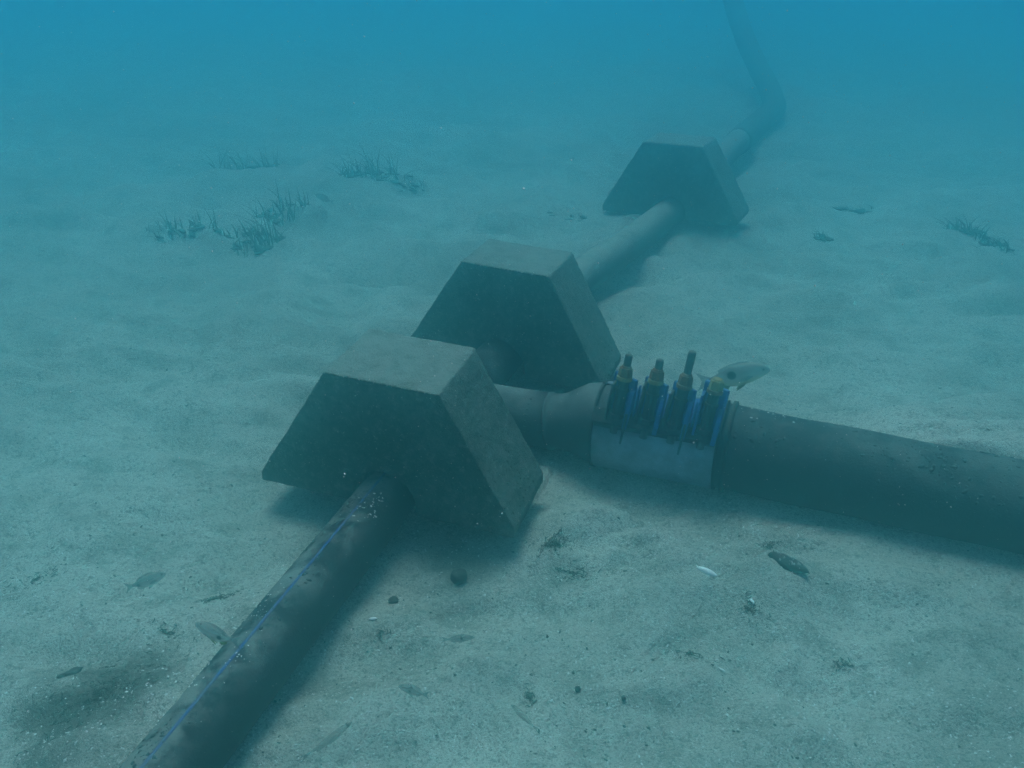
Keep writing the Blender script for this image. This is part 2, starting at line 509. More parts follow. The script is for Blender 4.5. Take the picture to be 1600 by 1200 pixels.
o = link('rising_section', tube_mesh('rising_section', local(rise, mp), RP * 1.15, 32), PIPE_BIG, mp)
o['label'] = 'far end of the pipe bending up into the blue water'
link('stripe', ribbon_mesh('stripe', local(p1[:56], mp), RP, -0.02, 0.0066, 0.0006), BLUE, mp)
link('stripe', ribbon_mesh('stripe', local(p2[42:76], mp), RP, -0.72, 0.014, 0.0008), BLUE, mp)
# tee with its branch, welded between the first two blocks
A3, B3 = Vector((BIG_D.x, BIG_D.y, 0)), Vector((-BIG_D.y, BIG_D.x, 0))
def ax(t, z=0.0, back=0.0):
    return Vector((BIG_O.x, BIG_O.y, 0)) + A3 * t + B3 * back + Vector((0, 0, z))
tee = link('tee', tube_mesh('tee', local([Vector((-0.262, 2.49, .084)), Vector((-0.262, 2.492, .084)), Vector((-0.236, 2.56, .086)), Vector((-0.205, 2.64, .088)), Vector((-0.155, 2.78, .088)), Vector((-0.152, 2.788, .088))], mp),
           [0.077, 0.087, 0.089, 0.089, 0.087, 0.077], 40), FIT, mp)
link('branch', tube_mesh('branch', local([ax(t, 0.094 + 0.02 * (t + 0.45)) for t in (-0.47, -0.40, -0.30, -0.22, -0.145)], mp), [0.088, 0.088, 0.087, 0.087, 0.087], 40, wob=0.004), FIT, mp)
red_t = [-0.145, -0.142, -0.138, -0.134, -0.130, -0.12, -0.10, -0.08, -0.05, -0.02, 0.01, 0.05]
red_r = [0.084, 0.090, 0.0925, 0.090, 0.085, 0.0855, 0.087, 0.092, 0.106, 0.119, 0.124, 0.124]
link('reducer', tube_mesh('reducer', local([ax(t, 0.098 + 0.027 * min(1, max(0, (t + 0.15) / 0.15))) for t in red_t], mp), red_r, 48, wob=0.003), FIT, mp)
# pale weld scars and hose clips on the branch
bm = bmesh.new()
for k in range(7):
    a = rad(20 + k * 12)
    c = ax(-0.20, 0.098) + (Vector((0, 0, 1)) * math.cos(a) - B3 * math.sin(a)) * 0.0875
    box_bm(bm, c - mp.location, 0.009, 0.007, 0.004, Matrix.Rotation(random.random() * 3, 4, 'Z'))
bm_obj('growth', bm, DARKM, mp, 0.002)

# ------------------------------------------------------------------ large pipe
lp = empty('large_pipe', ax(0.45, 0))
tag(lp, 'wide black plastic pipe on the right, half buried in sand', 'pipe')
RB = 0.125
path = [ax(0.30 + 0.06 * k, 0.125 - 0.0015 * k + 0.002 * math.sin(k)) for k in range(42)]
link('pipe_section', tube_mesh('pipe_section', local(path, lp), RB, 56, wob=0.004), PIPE_BIG, lp)
link('end_collar', tube_mesh('end_collar', local([ax(t, 0.124) for t in (0.398, 0.400, 0.410, 0.412)], lp), [0.126, 0.136, 0.136, 0.126], 48), RUBBER, lp)

def pipe_growth(path, r, count, a0, a1, smin, smax, mat, parent, seed):
    """Flat knobs of growth stuck on a pipe, gathered in patches; angle from the top, + to the right of travel."""
    R = random.Random(seed)
    fr = frames(path)
    bm = bmesh.new()
    spots = [(R.uniform(0, len(fr) - 1.01), R.uniform(a0, a1)) for _ in range(max(3, count // 26))]
    for i in range(count):
        ci, ca = R.choice(spots)
        u = min(max(ci + R.gauss(0, 0.7), 0), len(fr) - 1.01); a = ca + R.gauss(0, 0.22)
        k, t = int(u), u - int(u)
        c = fr[k][0].lerp(fr[k + 1][0], t); sd, up, tg = fr[k][2], fr[k][3], fr[k][1]
        nn = sd * math.sin(a) + up * math.cos(a)
        q = R.uniform(smin, smax) * (0.5 + R.random() ** 2)
        M = Matrix.Translation(c + nn * r) @ nn.to_track_quat('Z', 'Y').to_matrix().to_4x4() @ Matrix.Rotation(R.uniform(0, 6), 4, 'Z') @ Matrix.Diagonal((1.35, 0.9, 0.30, 1))
        g0 = bmesh.ops.create_icosphere(bm, subdivisions=1, radius=q, matrix=M)
        for vt in g0['verts']:
            vt.co += Vector((R.uniform(-1, 1), R.uniform(-1, 1), R.uniform(-1, 1))) * q * 0.18
    o = bm_obj('growth', bm, mat, parent, 0, True)
    o['kind'] = 'stuff'
pipe_growth(local(p1[6:56], mp), RP, 800, -1.2, 0.5, 0.0016, 0.0042, DARKM, mp, 1)
pipe_growth(local(p1[6:56], mp), RP, 160, -1.1, 0.9, 0.0012, 0.003, SHELL_W, mp, 2)
pipe_growth(local(path[2:26], lp), RB, 1100, -1.3, 1.0, 0.0018, 0.0058, DARKM, lp, 3)
pipe_growth(local(path[2:26], lp), RB, 200, -1.2, 1.2, 0.0012, 0.0032, SHELL_W, lp, 4)

# ------------------------------------------------------------------ repair clamp round the joint
cl = empty('pipe_clamp', ax(0.20, 0), (0, 0, math.atan2(BIG_D.y, BIG_D.x)))
tag(cl, 'steel pipe clamp with blue lugs and four upright rusty bolts', 'pipe clamp')
# local frame of the clamp: x along the pipe, y to the back, z up; origin on the ground at mid-clamp
CZ, RC, HL = 0.125, 0.131, 0.182
def clp(x, ang, r):                   # ang from the top, + towards the camera side
    return Vector((x, -math.sin(ang) * r, CZ + math.cos(ang) * r))
def band(name, x0, x1, r0, r1, a0, a1, mat, n=64):
    v, f = [], []
    for k in range(n + 1):
        a = a0 + (a1 - a0) * k / n
        for x, r in ((x0, r0), (x1, r0), (x1, r1), (x0, r1)):
            v.append(clp(x, a, r))
    for k in range(n):
        for j in range(4):
            p, q = k * 4 + j, k * 4 + (j + 1) % 4
            f.append((p, q, q + 4, p + 4))
    f.append((3, 2, 1, 0)); m = n * 4; f.append((m, m + 1, m + 2, m + 3))
    me = mesh_pd(name, v, f)
    o = link(name, me, mat, cl, True)
    return o
band('band', -HL, HL, 0.1255, RC, rad(52), rad(352), STEEL)
band('band_lap', -HL + 0.088, HL - 0.004, 0.1262, 0.1292, rad(-20), rad(60), BLUE_LUG, 20)
for x in (-HL - 0.004, HL - 0.004):
    band('gasket_edge', x, x + 0.008, 0.1245, 0.1345 if x < 0 else 0.133, rad(0), rad(358), RUBBER)
# lower lug bar along the front shoulder
bm = bmesh.new()
Mb = Matrix.Rotation(rad(-40), 4, 'X')
box_bm(bm, clp(0, rad(53), RC + 0.015), 2 * HL - 0.006, 0.046, 0.034, Mb @ Matrix.Rotation(rad(90), 4, 'X'))
box_bm(bm, clp(0, rad(60), RC + 0.006), 2 * HL - 0.012, 0.016, 0.03, Matrix.Rotation(rad(28), 4, 'X'))
bm_obj('lug_bar', bm, DARKM, cl, 0.004)
bolts = [(-0.108, 0.186, True), (-0.020, 0.186, True), (0.059, 0.224, True), (0.144, 0.140, False)]
for i, (x, ln, tall) in enumerate(bolts):
    base = clp(x, rad(50), RC + 0.030)
    dirv = Vector((0.105 + 0.02 * random.uniform(-1, 1), 0.16, 1)).normalized()
    Mq = dirv.to_track_quat('Z', 'Y').to_matrix().to_4x4()
    # threaded rod
    rod_pts, rod_r = [], []
    nth = int(ln / 0.0035)
    for k in range(nth * 2 + 1):
        rod_pts.append(base + dirv * (-0.055 + (ln + 0.055) * k / (nth * 2)))
        rod_r.append(0.0115 if k % 2 else 0.0104)
    rod_r[-1] = 0.007; rod_r[-2] = 0.0098
    b = link('bolt', tube_mesh('bolt', rod_pts, rod_r, 14), ROD, cl)
    nutz = 0.120 if i == 0 else 0.126
    bm = bmesh.new()
    cyl_bm(bm, base + dirv * nutz, base + dirv * (nutz + 0.026), 0.0215, 0.0195, 6)
    cyl_bm(bm, base + dirv * (nutz + 0.026), base + dirv * (nutz + 0.032), 0.0165, 0.013, 12)
    bm_obj('nut', bm, RUST if tall else BRASS, b, 0.002)
    bm = bmesh.new()
    cyl_bm(bm, base + dirv * (nutz - 0.012), base + dirv * (nutz - 0.001), 0.0225, None, 20)
    bm_obj('washer', bm, BRASS if i in (0, 1) else RUST, b, 0.0015)
    bm = bmesh.new()
    cyl_bm(bm, base + dirv * 0.0, base + dirv * (nutz - 0.014), 0.0165, 0.0155, 16)
    cyl_bm(bm, base + dirv * 0.075, base + dirv * 0.084, 0.0195, None, 16)
    cyl_bm(bm, base - dirv * 0.006, base + dirv * 0.006, 0.0235, None, 6)
    bm_obj('sleeve', bm, DARKM, b, 0.0015)
    # blue cast lug: a back plate hooked behind the bolt and two tapering fins
    def lug_plate(name, dx, y0, y1, z1, thick, mat, low=0.0):
        prof = [(y0, -0.02 - low), (y1, -0.005), (y1, z1 * 0.55), (y1 - 0.012, z1), (y0 + 0.012, z1), (y0, z1 * 0.6)]
        v, f = [], []
        for s in (-1, 1):
            for (py, pz) in prof:
                v.append(base + Vector((dx + s * thick / 2 + 0.105 * pz, py + 0.16 * pz, pz)))
        n = len(prof)
        f.append(tuple(range(n - 1, -1, -1))); f.append(tuple(range(n, 2 * n)))
        for k in range(n):
            f.append((k, (k + 1) % n, n + (k + 1) % n, n + k))
        me = mesh_pd(name, v, f)
        o = link(name, me, mat, cl, False)
        bv = o.modifiers.new('bevel', 'BEVEL'); bv.width = 0.0015; bv.segments = 2
        return o
    bm = bmesh.new()
    zc = (0.112 if tall else 0.128) / 2
    box_bm(bm, base + dirv * zc + Vector((0.002, 0.024, 0)), 0.082 if tall else 0.086, 0.014, zc * 2, Mq)
    bm_obj('lug_plate', bm, BLUE_LUG, cl, 0.004)
    lug_plate('lug_fin', 0.046, 0.0, 0.030, 0.092 - 0.01 * (i % 3), 0.006, DARKM if i % 2 else BLUE_LUG)
    lug_plate('lug_fin', -0.029, -0.012, 0.045, 0.088 + 0.012 * (i % 2), 0.0075, DARKM if i != 3 else BLUE_LUG)
    lug_plate('lug_fin', 0.031, -0.024, 0.040, 0.080 - 0.008 * (i % 2), 0.013, BLUE_LUG, 0.008)
    if i in (0, 2):
        lug_plate('lug_tail', 0.031, -0.030, -0.018, 0.02, 0.007, DARKM, 0.05)
bm = bmesh.new()
for i in range(26):
    x = random.uniform(-HL, HL); a = rad(random.uniform(44, 62))
    bmesh.ops.create_icosphere(bm, subdivisions=1, radius=random.uniform(0.003, 0.008), matrix=Matrix.Translation(clp(x, a, RC + 0.03)) @ Matrix.Rotation(random.random() * 6, 4, 'X') @ Matrix.Diagonal((1.4, 1, 0.7, 1)))
o = bm_obj('growth', bm, DARKM, cl)
o['kind'] = 'stuff'

# ------------------------------------------------------------------ fish
def fish_material(name, L, spot, spot_r, col, back, belly, alpha):
    m, n, b = mat_base(name, 0.45, 0.4)
    tc = N(n, 'TexCoord')
    sp = N(n, 'SeparateXYZ'); n.links.new(tc.outputs['Object'], sp.inputs[0])
    z = ramp(n, sp.outputs['Z'], -0.10 * L, 0.13 * L)
    c = mix(n, ramp(n, z, 0.0, 0.35), belly, col)
    c = mix(n, ramp(n, z, 0.55, 1.0), c, back)
    nz = noise(n, tc.outputs['Object'], 9 / L, 3)
    c = mix(n, ramp(n, nz, 0.4, 0.7, 0, 0.35), c, back)
    if spot_r:
        cb = N(n, 'CombineXYZ'); n.links.new(sp.outputs['X'], cb.inputs[0]); n.links.new(sp.outputs['Z'], cb.inputs[2])
        vm = N(n, 'VectorMath'); vm.operation = 'DISTANCE'; n.links.new(cb.outputs[0], vm.inputs[0])
        vm.inputs[1].default_value = (spot[0] * L, 0, spot[1] * L)
        sm = ramp(n, vm.outputs['Value'], spot_r * L * 1.12, spot_r * L * 0.85)
        c = mix(n, sm, c, (0.006, 0.006, 0.008))
        n.links.new(ramp(n, sm, 0, 1, alpha, 1.0), b.inputs['Alpha'])
    else:
        b.inputs['Alpha'].default_value = alpha
    n.links.new(c, b.inputs['Base Color'])
    return m

FIN = make_plain('fin_membrane', (0.42, 0.42, 0.36), 0.6, 0, 0.2, 60, 0.0)
FIN_Y = make_plain('yellow_fin', (0.30, 0.33, 0.05), 0.6, 0, 0.2, 60, 0.0)
for _m, _a in ((FIN, 0.4), (FIN_Y, 0.75)):
    _m.node_tree.nodes['Principled BSDF'].inputs['Alpha'].default_value = _a
EYE = make_plain('fish_eye', (0.006, 0.006, 0.008), 0.2, 0, 0.1, 60, 0.0, 0.5)

def fin_obj(name, prof, th, mat, parent, y0=0.0, fan=0.0):
    v, f = [], []
    n = len(prof)
    for s in (-1, 1):
        for i, (x, z) in enumerate(prof):
            v.append((x, y0 + s * th / 2, z))
    f.append(tuple(range(n - 1, -1, -1))); f.append(tuple(range(n, 2 * n)))
    for k in range(n):
        f.append((k, (k + 1) % n, n + (k + 1) % n, n + k))
    return link(name, mesh_pd(name, v, f), mat, parent, False)

def fish(name, label, cat, loc, yaw, pitch, L, hmax, wmax, spot, spot_r, col, back, belly, yellow=False, bend=0.0, roll=0.0, dark_tail=False):
    root = empty(name, loc, (0, 0, 0))
    root.rotation_mode = 'XYZ'
    root.rotation_euler = (rad(roll), rad(-pitch), rad(yaw))
    tag(root, label, cat, None)
    # x: nose +0.5L .. tail root -0.32L
    prof = [(0.500, 0.015, 0.03, -0.012), (0.492, 0.075, 0.14, -0.010), (0.465, 0.150, 0.28, -0.004), (0.42, 0.225, 0.46, 0.002), (0.34, 0.335, 0.74, 0.008), (0.23, 0.435, 0.94, 0.010), (0.11, 0.475, 1.0, 0.005),
            (0.0, 0.47, 0.95, 0.0), (-0.10, 0.39, 0.78, 0.0), (-0.19, 0.27, 0.55, 0.0), (-0.26, 0.165, 0.34, 0.0), (-0.31, 0.115, 0.20, 0.0), (-0.345, 0.10, 0.12, 0.0)]
    seg = 20
    v, f = [], []
    for (x, hh, ww, zo) in prof:
        for k in range(seg):
            a = 2 * math.pi * k / seg
            yy = math.cos(a) * ww * wmax * L / 2
            zz = (math.sin(a)) * hh * hmax * L + zo * L
            xx = x * L
            v.append((xx, yy + bend * L * (x - 0.2) ** 2 * (1 if x < 0.2 else 0), zz))
    n = len(prof)
    for i in range(n - 1):
        for k in range(seg):
            a, b2 = i * seg + k, i * seg + (k + 1) % seg
            f.append((a, a + seg, b2 + seg, b2))
    f.append(tuple(range(seg))); m0 = (n - 1) * seg
    f.append(tuple(m0 + k for k in range(seg - 1, -1, -1)))
    mt = fish_material(name + '_skin', L, spot, spot_r, col, back, belly, 0.55 if L > 0.2 else 0.45)
    body = link('body', mesh_pd('body', v, f), mt, root)
    sub = body.modifiers.new('subdiv', 'SUBSURF'); sub.levels = 1; sub.render_levels = 1
    th = 0.010 * L
    yb = bend * L * 0.30
    H = hmax * L
    tm = EYE if dark_tail else FIN
    fin_obj('tail_fin', [(-0.33 * L, 0.10 * H), (-0.42 * L, 0.24 * H), (-0.52 * L, 0.42 * H), (-0.46 * L, 0.12 * H), (-0.445 * L, 0), (-0.46 * L, -0.12 * H), (-0.52 * L, -0.40 * H), (-0.42 * L, -0.22 * H), (-0.33 * L, -0.10 * H)], th, FIN, root, yb)
    if dark_tail:
        fin_obj('tail_tip', [(-0.505 * L, 0.30 * H), (-0.50 * L, -0.30 * H), (-0.56 * L, -0.36 * H), (-0.56 * L, 0.36 * H)], th * 1.5, EYE, root, yb)
    fin_obj('dorsal_fin', [(0.24 * L, 0.40 * H), (0.19 * L, 0.50 * H), (0.08 * L, 0.54 * H), (-0.06 * L, 0.50 * H), (-0.16 * L, 0.41 * H), (-0.22 * L, 0.34 * H), (-0.20 * L, 0.18 * H), (0.0, 0.38 * H)], th, FIN, root)
    fin_obj('anal_fin', [(-0.06 * L, -0.38 * H), (-0.10 * L, -0.52 * H), (-0.18 * L, -0.42 * H), (-0.24 * L, -0.28 * H), (-0.22 * L, -0.14 * H)], th, FIN_Y if yellow else FIN, root)
    for s in (-1, 1):
        fin_obj('pelvic_fin', [(0.17 * L, -0.36 * H), (0.10 * L, -0.52 * H), (0.01 * L, -0.62 * H), (0.06 * L, -0.42 * H)], th, FIN_Y if yellow else FIN, root, s * 0.12 * wmax * L)
        bm = bmesh.new()
        bmesh.ops.create_uvsphere(bm, u_segments=12, v_segments=8, radius=0.020 * L, matrix=Matrix.Translation((0.395 * L, s * 0.165 * wmax * L, 0.045 * H / max(hmax, .01) * hmax + 0.01 * L)))
        bm_obj('eye', bm, EYE, root, 0, True)
        pf = fin_obj('pectoral_fin', [(0.24 * L, -0.06 * H), (0.17 * L, 0.0), (0.07 * L, -0.10 * H), (0.05 * L, -0.18 * H), (0.14 * L, -0.20 * H)], th, FIN, root, s * 0.50 * wmax * L)
    return root

GREY, BACK, BEL = (0.42, 0.42, 0.37), (0.40, 0.37, 0.31), (0.52, 0.51, 0.45)
fish('fish', 'largest fish, grey with a black side spot and yellowish belly fins, above the clamp', 'fish', (0.685, 2.70, 0.245), 3, 12, 0.225, 0.36, 0.15, (-0.045, 0.04), 0.062, (0.48, 0.50, 0.44), (0.48, 0.42, 0.34), (0.50, 0.53, 0.24), True, 0.05)
fish('fish', 'small sand-coloured fish at the left, left of the striped pipe, nose to upper right', 'fish', (-0.807, 1.735, 0.175), 34, 4, 0.088, 0.42, 0.17, (-0.20, -0.02), 0.045, GREY, BACK, BEL, False, 0.1)
fish('fish', 'pale spotted fish swimming left over the edge of the striped pipe', 'fish', (-0.564, 1.466, 0.262), 155, 6, 0.105, 0.40, 0.17, (-0.10, 0.0), 0.05, GREY, BACK, BEL, True, -0.1)
fish('fish', 'tiny pale fish with a dark spot on sand right of the striped pipe', 'fish', (-0.188, 1.483, 0.11), 165, 5, 0.066, 0.42, 0.17, (0.10, 0.0), 0.045, (0.38, 0.36, 0.30), BACK, BEL, False, 0.1)
fish('fish', 'thin sand-coloured fish with dark tail tip, lowest centre of the picture', 'fish', (0.036, 1.426, 0.10), 128, 0, 0.085, 0.17, 0.13, (0, 0), 0, (0.30, 0.29, 0.23), (0.24, 0.24, 0.19), BEL, False, 0.0, 0, True)
fish('fish', 'almost transparent small fish low over sand below the round dark stone', 'fish', (-0.109, 1.674, 0.08), 8, 0, 0.072, 0.30, 0.15, (0.10, 0.05), 0.045, (0.40, 0.38, 0.32), (0.38, 0.36, 0.30), BEL, False, 0.0)
fish('fish', 'slender translucent fish beside the shadowed right side of the striped pipe', 'fish', (-0.345, 1.381, 0.075), 52, 0, 0.125, 0.13, 0.12, (0, 0), 0, (0.27, 0.26, 0.21), (0.24, 0.23, 0.19), (0.30, 0.29, 0.23), False, 0.12)
fish('fish', 'faint pinkish fish far off between the seagrass tufts', 'fish', (-1.025, 5.105, 0.106), 150, 10, 0.13, 0.30, 0.15, (0, 0), 0, (0.34, 0.25, 0.22), (0.30, 0.22, 0.20), BEL, False, 0.05)

# ------------------------------------------------------------------ seagrass and other plants
def tuft(name, label, cat, x, y, rx, ry, yaw, count, hmin, hmax, lean, seed, width=0.008, mat=GRASS):
    R = random.Random(seed)
    z0 = gz(x, y)
    root = empty(name, (x, y, z0), (0, 0, rad(yaw)))
    tag(root, label, cat, 'plants on the far sand')
    v, f = [], []
    count = int(count * 0.65)
    for i in range(count):
        a, q = R.uniform(0, 6.283), math.sqrt(R.random())
        bx, by = q * math.cos(a) * rx, q * math.sin(a) * ry
        wx = x + bx * math.cos(rad(yaw)) - by * math.sin(rad(yaw)); wy = y + bx * math.sin(rad(yaw)) + by * math.cos(rad(yaw))
        bz = gz(wx, wy) - z0 - 0.01
        h = (hmin + (hmax - hmin) * R.random() ** 2.2) * (1 - 0.4 * q)
        d = R.gauss(2.6, 1.0); ln = R.uniform(0.1, lean * 1.7)
        face = R.uniform(0, 3.14)
        w0 = width * R.uniform(0.7, 1.3)
        c0 = len(v)
        for k in range(5):
            t = k / 4
            ww = w0 * (1 - 0.75 * t ** 2)
            px = bx + math.cos(d) * ln * h * t * t; py = by + math.sin(d) * ln * h * t * t
            pz = bz + h * t * (1 - 0.25 * ln * t)
            for s in (-1, 1):
                v.append((px + s * math.cos(face) * ww / 2, py + s * math.sin(face) * ww / 2, pz))
        for k in range(4):
            b0 = c0 + 2 * k
            f.append((b0, b0 + 1, b0 + 3, b0 + 2))
    o = link('blades', mesh_pd('blades', v, f), mat, root)
    o['kind'] = 'stuff'
    sd = o.modifiers.new('thick', 'SOLIDIFY'); sd.thickness = 0.0012
    # creeping root mat with caught litter
    bm = bmesh.new()
    for i in range(int(count * 0.35)):
        a, q = R.uniform(0, 6.283), math.sqrt(R.random())
        bx, by = q * math.cos(a) * rx, q * math.sin(a) * ry
        wx = x + bx * math.cos(rad(yaw)) - by * math.sin(rad(yaw)); wy = y + bx * math.sin(rad(yaw)) + by * math.cos(rad(yaw))
        bmesh.ops.create_icosphere(bm, subdivisions=1, radius=R.uniform(0.008, 0.022), matrix=Matrix.Translation((bx, by, gz(wx, wy) - z0 + 0.004)) @ Matrix.Rotation(R.uniform(0, 6), 4, 'Z') @ Matrix.Diagonal((2.0, 0.8, 0.5, 1)))
    o = bm_obj('root_mat', bm, ALGA, root)
    o['kind'] = 'stuff'
    return root

tuft('seagrass_tuft', 'dark dense seagrass tuft, right end of the nearest row at the left', 'seagrass', -1.28, 4.66, 0.13, 0.10, 0, 90, 0.08, 0.26, 0.6, 1)
tuft('seagrass_tuft', 'long low row of thin upright seagrass blades on the left', 'seagrass', -1.50, 4.80, 0.20, 0.05, 12, 70, 0.07, 0.19, 0.5, 2)
tuft('seagrass_tuft', 'sparse low seagrass, leftmost end of the nearest row', 'seagrass', -1.74, 4.72, 0.14, 0.07, 20, 40, 0.05, 0.13, 0.7, 3)
tuft('seagrass_tuft', 'seagrass tuft with tall tips standing just behind the dark dense tuft', 'seagrass', -1.27, 5.12, 0.16, 0.08, 30, 70, 0.08, 0.25, 0.6, 4)
tuft('seagrass_tuft', 'faint farthest left seagrass tuft dissolving into the haze', 'seagrass', -1.66, 5.85, 0.22, 0.15, 0, 90, 0.10, 0.30, 0.7, 5)
tuft('seagrass_tuft', 'bushy seagrass clump alone in the centre-left distance', 'seagrass', -0.90, 5.88, 0.18, 0.10, 0, 130, 0.10, 0.26, 0.8, 6)
tuft('seagrass_tuft', 'small seagrass patch trailing right of the bushy far clump', 'seagrass', -0.68, 5.68, 0.16, 0.07, -20, 60, 0.04, 0.13, 0.8, 7)
tuft('seaweed_clump', 'dark ragged seaweed clump on the sand at the far right edge', 'seaweed', 2.37, 4.93, 0.13, 0.05, -55, 110, 0.05, 0.16, 0.9, 8, 0.010, ALGA)
tuft('seaweed_clump', 'second ragged seaweed piece, just below the one at right edge', 'seaweed', 2.42, 4.70, 0.08, 0.05, -40, 60, 0.04, 0.11, 0.9, 9, 0.010, ALGA)
tuft('seaweed_clump', 'faint low seaweed patch on sand right of the farthest block', 'seaweed', 1.99, 5.56, 0.14, 0.05, 10, 50, 0.03, 0.08, 0.9, 10, 0.008, ALGA)
tuft('seaweed_clump', 'little round dark weed tuft between farthest block and right edge', 'seaweed', 1.615, 4.92, 0.035, 0.03, 0, 40, 0.04, 0.08, 0.7, 11, 0.009, ALGA)
tuft('seaweed_clump', 'faint weed speck on open sand left of the farthest block', 'seaweed', 0.29, 5.2, 0.12, 0.05, 0, 40, 0.02, 0.06, 0.8, 12, 0.007, ALGA)

# ------------------------------------------------------------------ things lying on the near sand
def lump(name, label, cat, x, y, r, sc, mat, seed, sink=0.3, yaw=0.0, tilt=0.0, amp=0.25):
    R = random.Random(seed)
    bm = bmesh.new()
    bmesh.ops.create_icosphere(bm, subdivisions=3, radius=1.0)
    ph = [R.uniform(0, 6) for _ in range(6)]
    for vt in bm.verts:
        p = vt.co
        k = 1 + amp * 0.4 * (math.sin(3.1 * p.x + ph[0]) * math.sin(2.7 * p.y + ph[1]) + 0.6 * math.sin(6.3 * p.z + ph[2] + 4 * p.x) + 0.5 * math.sin(9 * p.y + ph[3]) * math.sin(8 * p.x + ph[4]))
        vt.co = Vector((p.x * sc[0], p.y * sc[1], p.z * sc[2])) * k * r
    o = bm_obj(name, bm, mat, None, 0, True)
    o.location = (x, y, gz(x, y) + r * sc[2] * (1 - 2 * sink))
    o.rotation_euler = (rad(tilt), 0, rad(yaw))
    return tag(o, label, cat)

def half_shell(name, label, x, y, L, W, H, yaw, mat, seed, tiltx=0.0, tilty=0.0, ribs=14, dz=0.0, barnacles=0):
    """Bivalve valve: domed, pointed at the hinge, growth rings, with thickness."""
    R = random.Random(seed)
    nu, nv = 26, 16
    v, f = [], []
    for i in range(nu + 1):
        u = i / nu
        wdt = W * (math.sin(math.pi * min(1, u ** 0.75)) ** 0.6) * (0.55 + 0.45 * u)
        for j in range(nv + 1):
            t = -1 + 2 * j / nv
            dome = math.sqrt(max(0, 1 - t * t)) * H * math.sin(math.pi * u ** 0.8) ** 0.5 if 0 < u < 1 else 0
            ring = 0.02 * H * math.sin(u * ribs * 6.283)
            v.append(((u - 0.5) * L + 0.08 * L * t * t * (0.5 - u), t * wdt / 2, dome + ring))
    for i in range(nu):
        for j in range(nv):
            a = i * (nv + 1) + j
            f.append((a, a + nv + 1, a + nv + 2, a + 1))
    root = empty(name, (x, y, gz(x, y) + dz), (rad(tiltx), rad(tilty), rad(yaw)))
    tag(root, label, 'shell')
    o = link('valve', mesh_pd('valve', v, f), mat, root)
    s = o.modifiers.new('thick', 'SOLIDIFY'); s.thickness = 0.0022; s.offset = -1
    if barnacles:
        for k in range(barnacles):
            u, t = R.uniform(0.15, 0.9), R.uniform(-0.7, 0.7)
            wdt = W * (math.sin(math.pi * min(1, u ** 0.75)) ** 0.6) * (0.55 + 0.45 * u)
            dome = math.sqrt(1 - t * t) * H * math.sin(math.pi * u ** 0.8) ** 0.5
            bm = bmesh.new()
            rr = R.uniform(0.0016, 0.0034)
            c = Vector(((u - 0.5) * L, t * wdt / 2, dome))
            cyl_bm(bm, c - Vector((0, 0, 0.001)), c + Vector((0, 0, rr * 1.2)), rr, rr * 0.45, 8)
            bm_obj('barnacle', bm, BARN, root)
    return root

half_shell('bivalve_shell', 'large dark shell speckled with white barnacles lying on the right sand', 0.712, 2.017, 0.125, 0.052, 0.022, -48, SHELL_D, 3, 12, -6, 16, 0.004, 22)
half_shell('bivalve_shell', 'pale elongated shell lying left of the large dark shell', 0.503, 1.998, 0.062, 0.026, 0.013, -35, SHELL_W, 4, 15, 0, 9, 0.001)
half_shell('bivalve_shell', 'small bright white shell chip lying on a dark weed scrap', 0.592, 1.885, 0.024, 0.014, 0.005, 100, SHELL_W, 5, 35, 10, 5, 0.006)
half_shell('bivalve_shell', 'thin white shell sliver standing near the shadow of the large pipe', 0.778, 2.17, 0.018, 0.007, 0.003, 80, SHELL_W, 6, 50, 0, 5, 0.004)
half_shell('bivalve_shell', 'bright white shell flake right of the shadow of the striped pipe', -0.322, 1.825, 0.022, 0.012, 0.004, 10, SHELL_W, 7, 20, 0, 5, 0.003)
half_shell('bivalve_shell', 'white curved shell flake on the lower right sand', 0.49, 1.70, 0.020, 0.007, 0.004, -40, SHELL_W, 8, 30, 0, 5, 0.003)
lump('stone', 'round dark stone on the sand in front of the nearest block', 'stone', -0.128, 2.019, 0.022, (1.0, 0.95, 0.9), STONE, 2, 0.25)
lump('stone', 'half-buried lump standing in for a faint dark hollow in the lower left sand', 'stone', -0.935, 1.577, 0.017, (1.3, 0.85, 0.7), STONE, 3, 0.55, 40, 0, 0.7)  # dark lump added to imitate the shade of a slight hollow
lump('stone', 'dark ring-shaped lump at the edge of the pipe shadow', 'stone', -0.285, 1.92, 0.012, (1.1, 1.0, 0.8), STONE, 4, 0.3)
lump('stone', 'tiny black pebble right of the lowest thin fish', 'stone', 0.255, 1.591, 0.0065, (0.8, 1.1, 1.0), STONE, 5, 0.2)
lump('stone', 'small dark pebble at bottom centre near the lowest thin fish', 'stone', 0.156, 1.613, 0.007, (1.0, 0.9, 1.1), STONE, 6, 0.2)

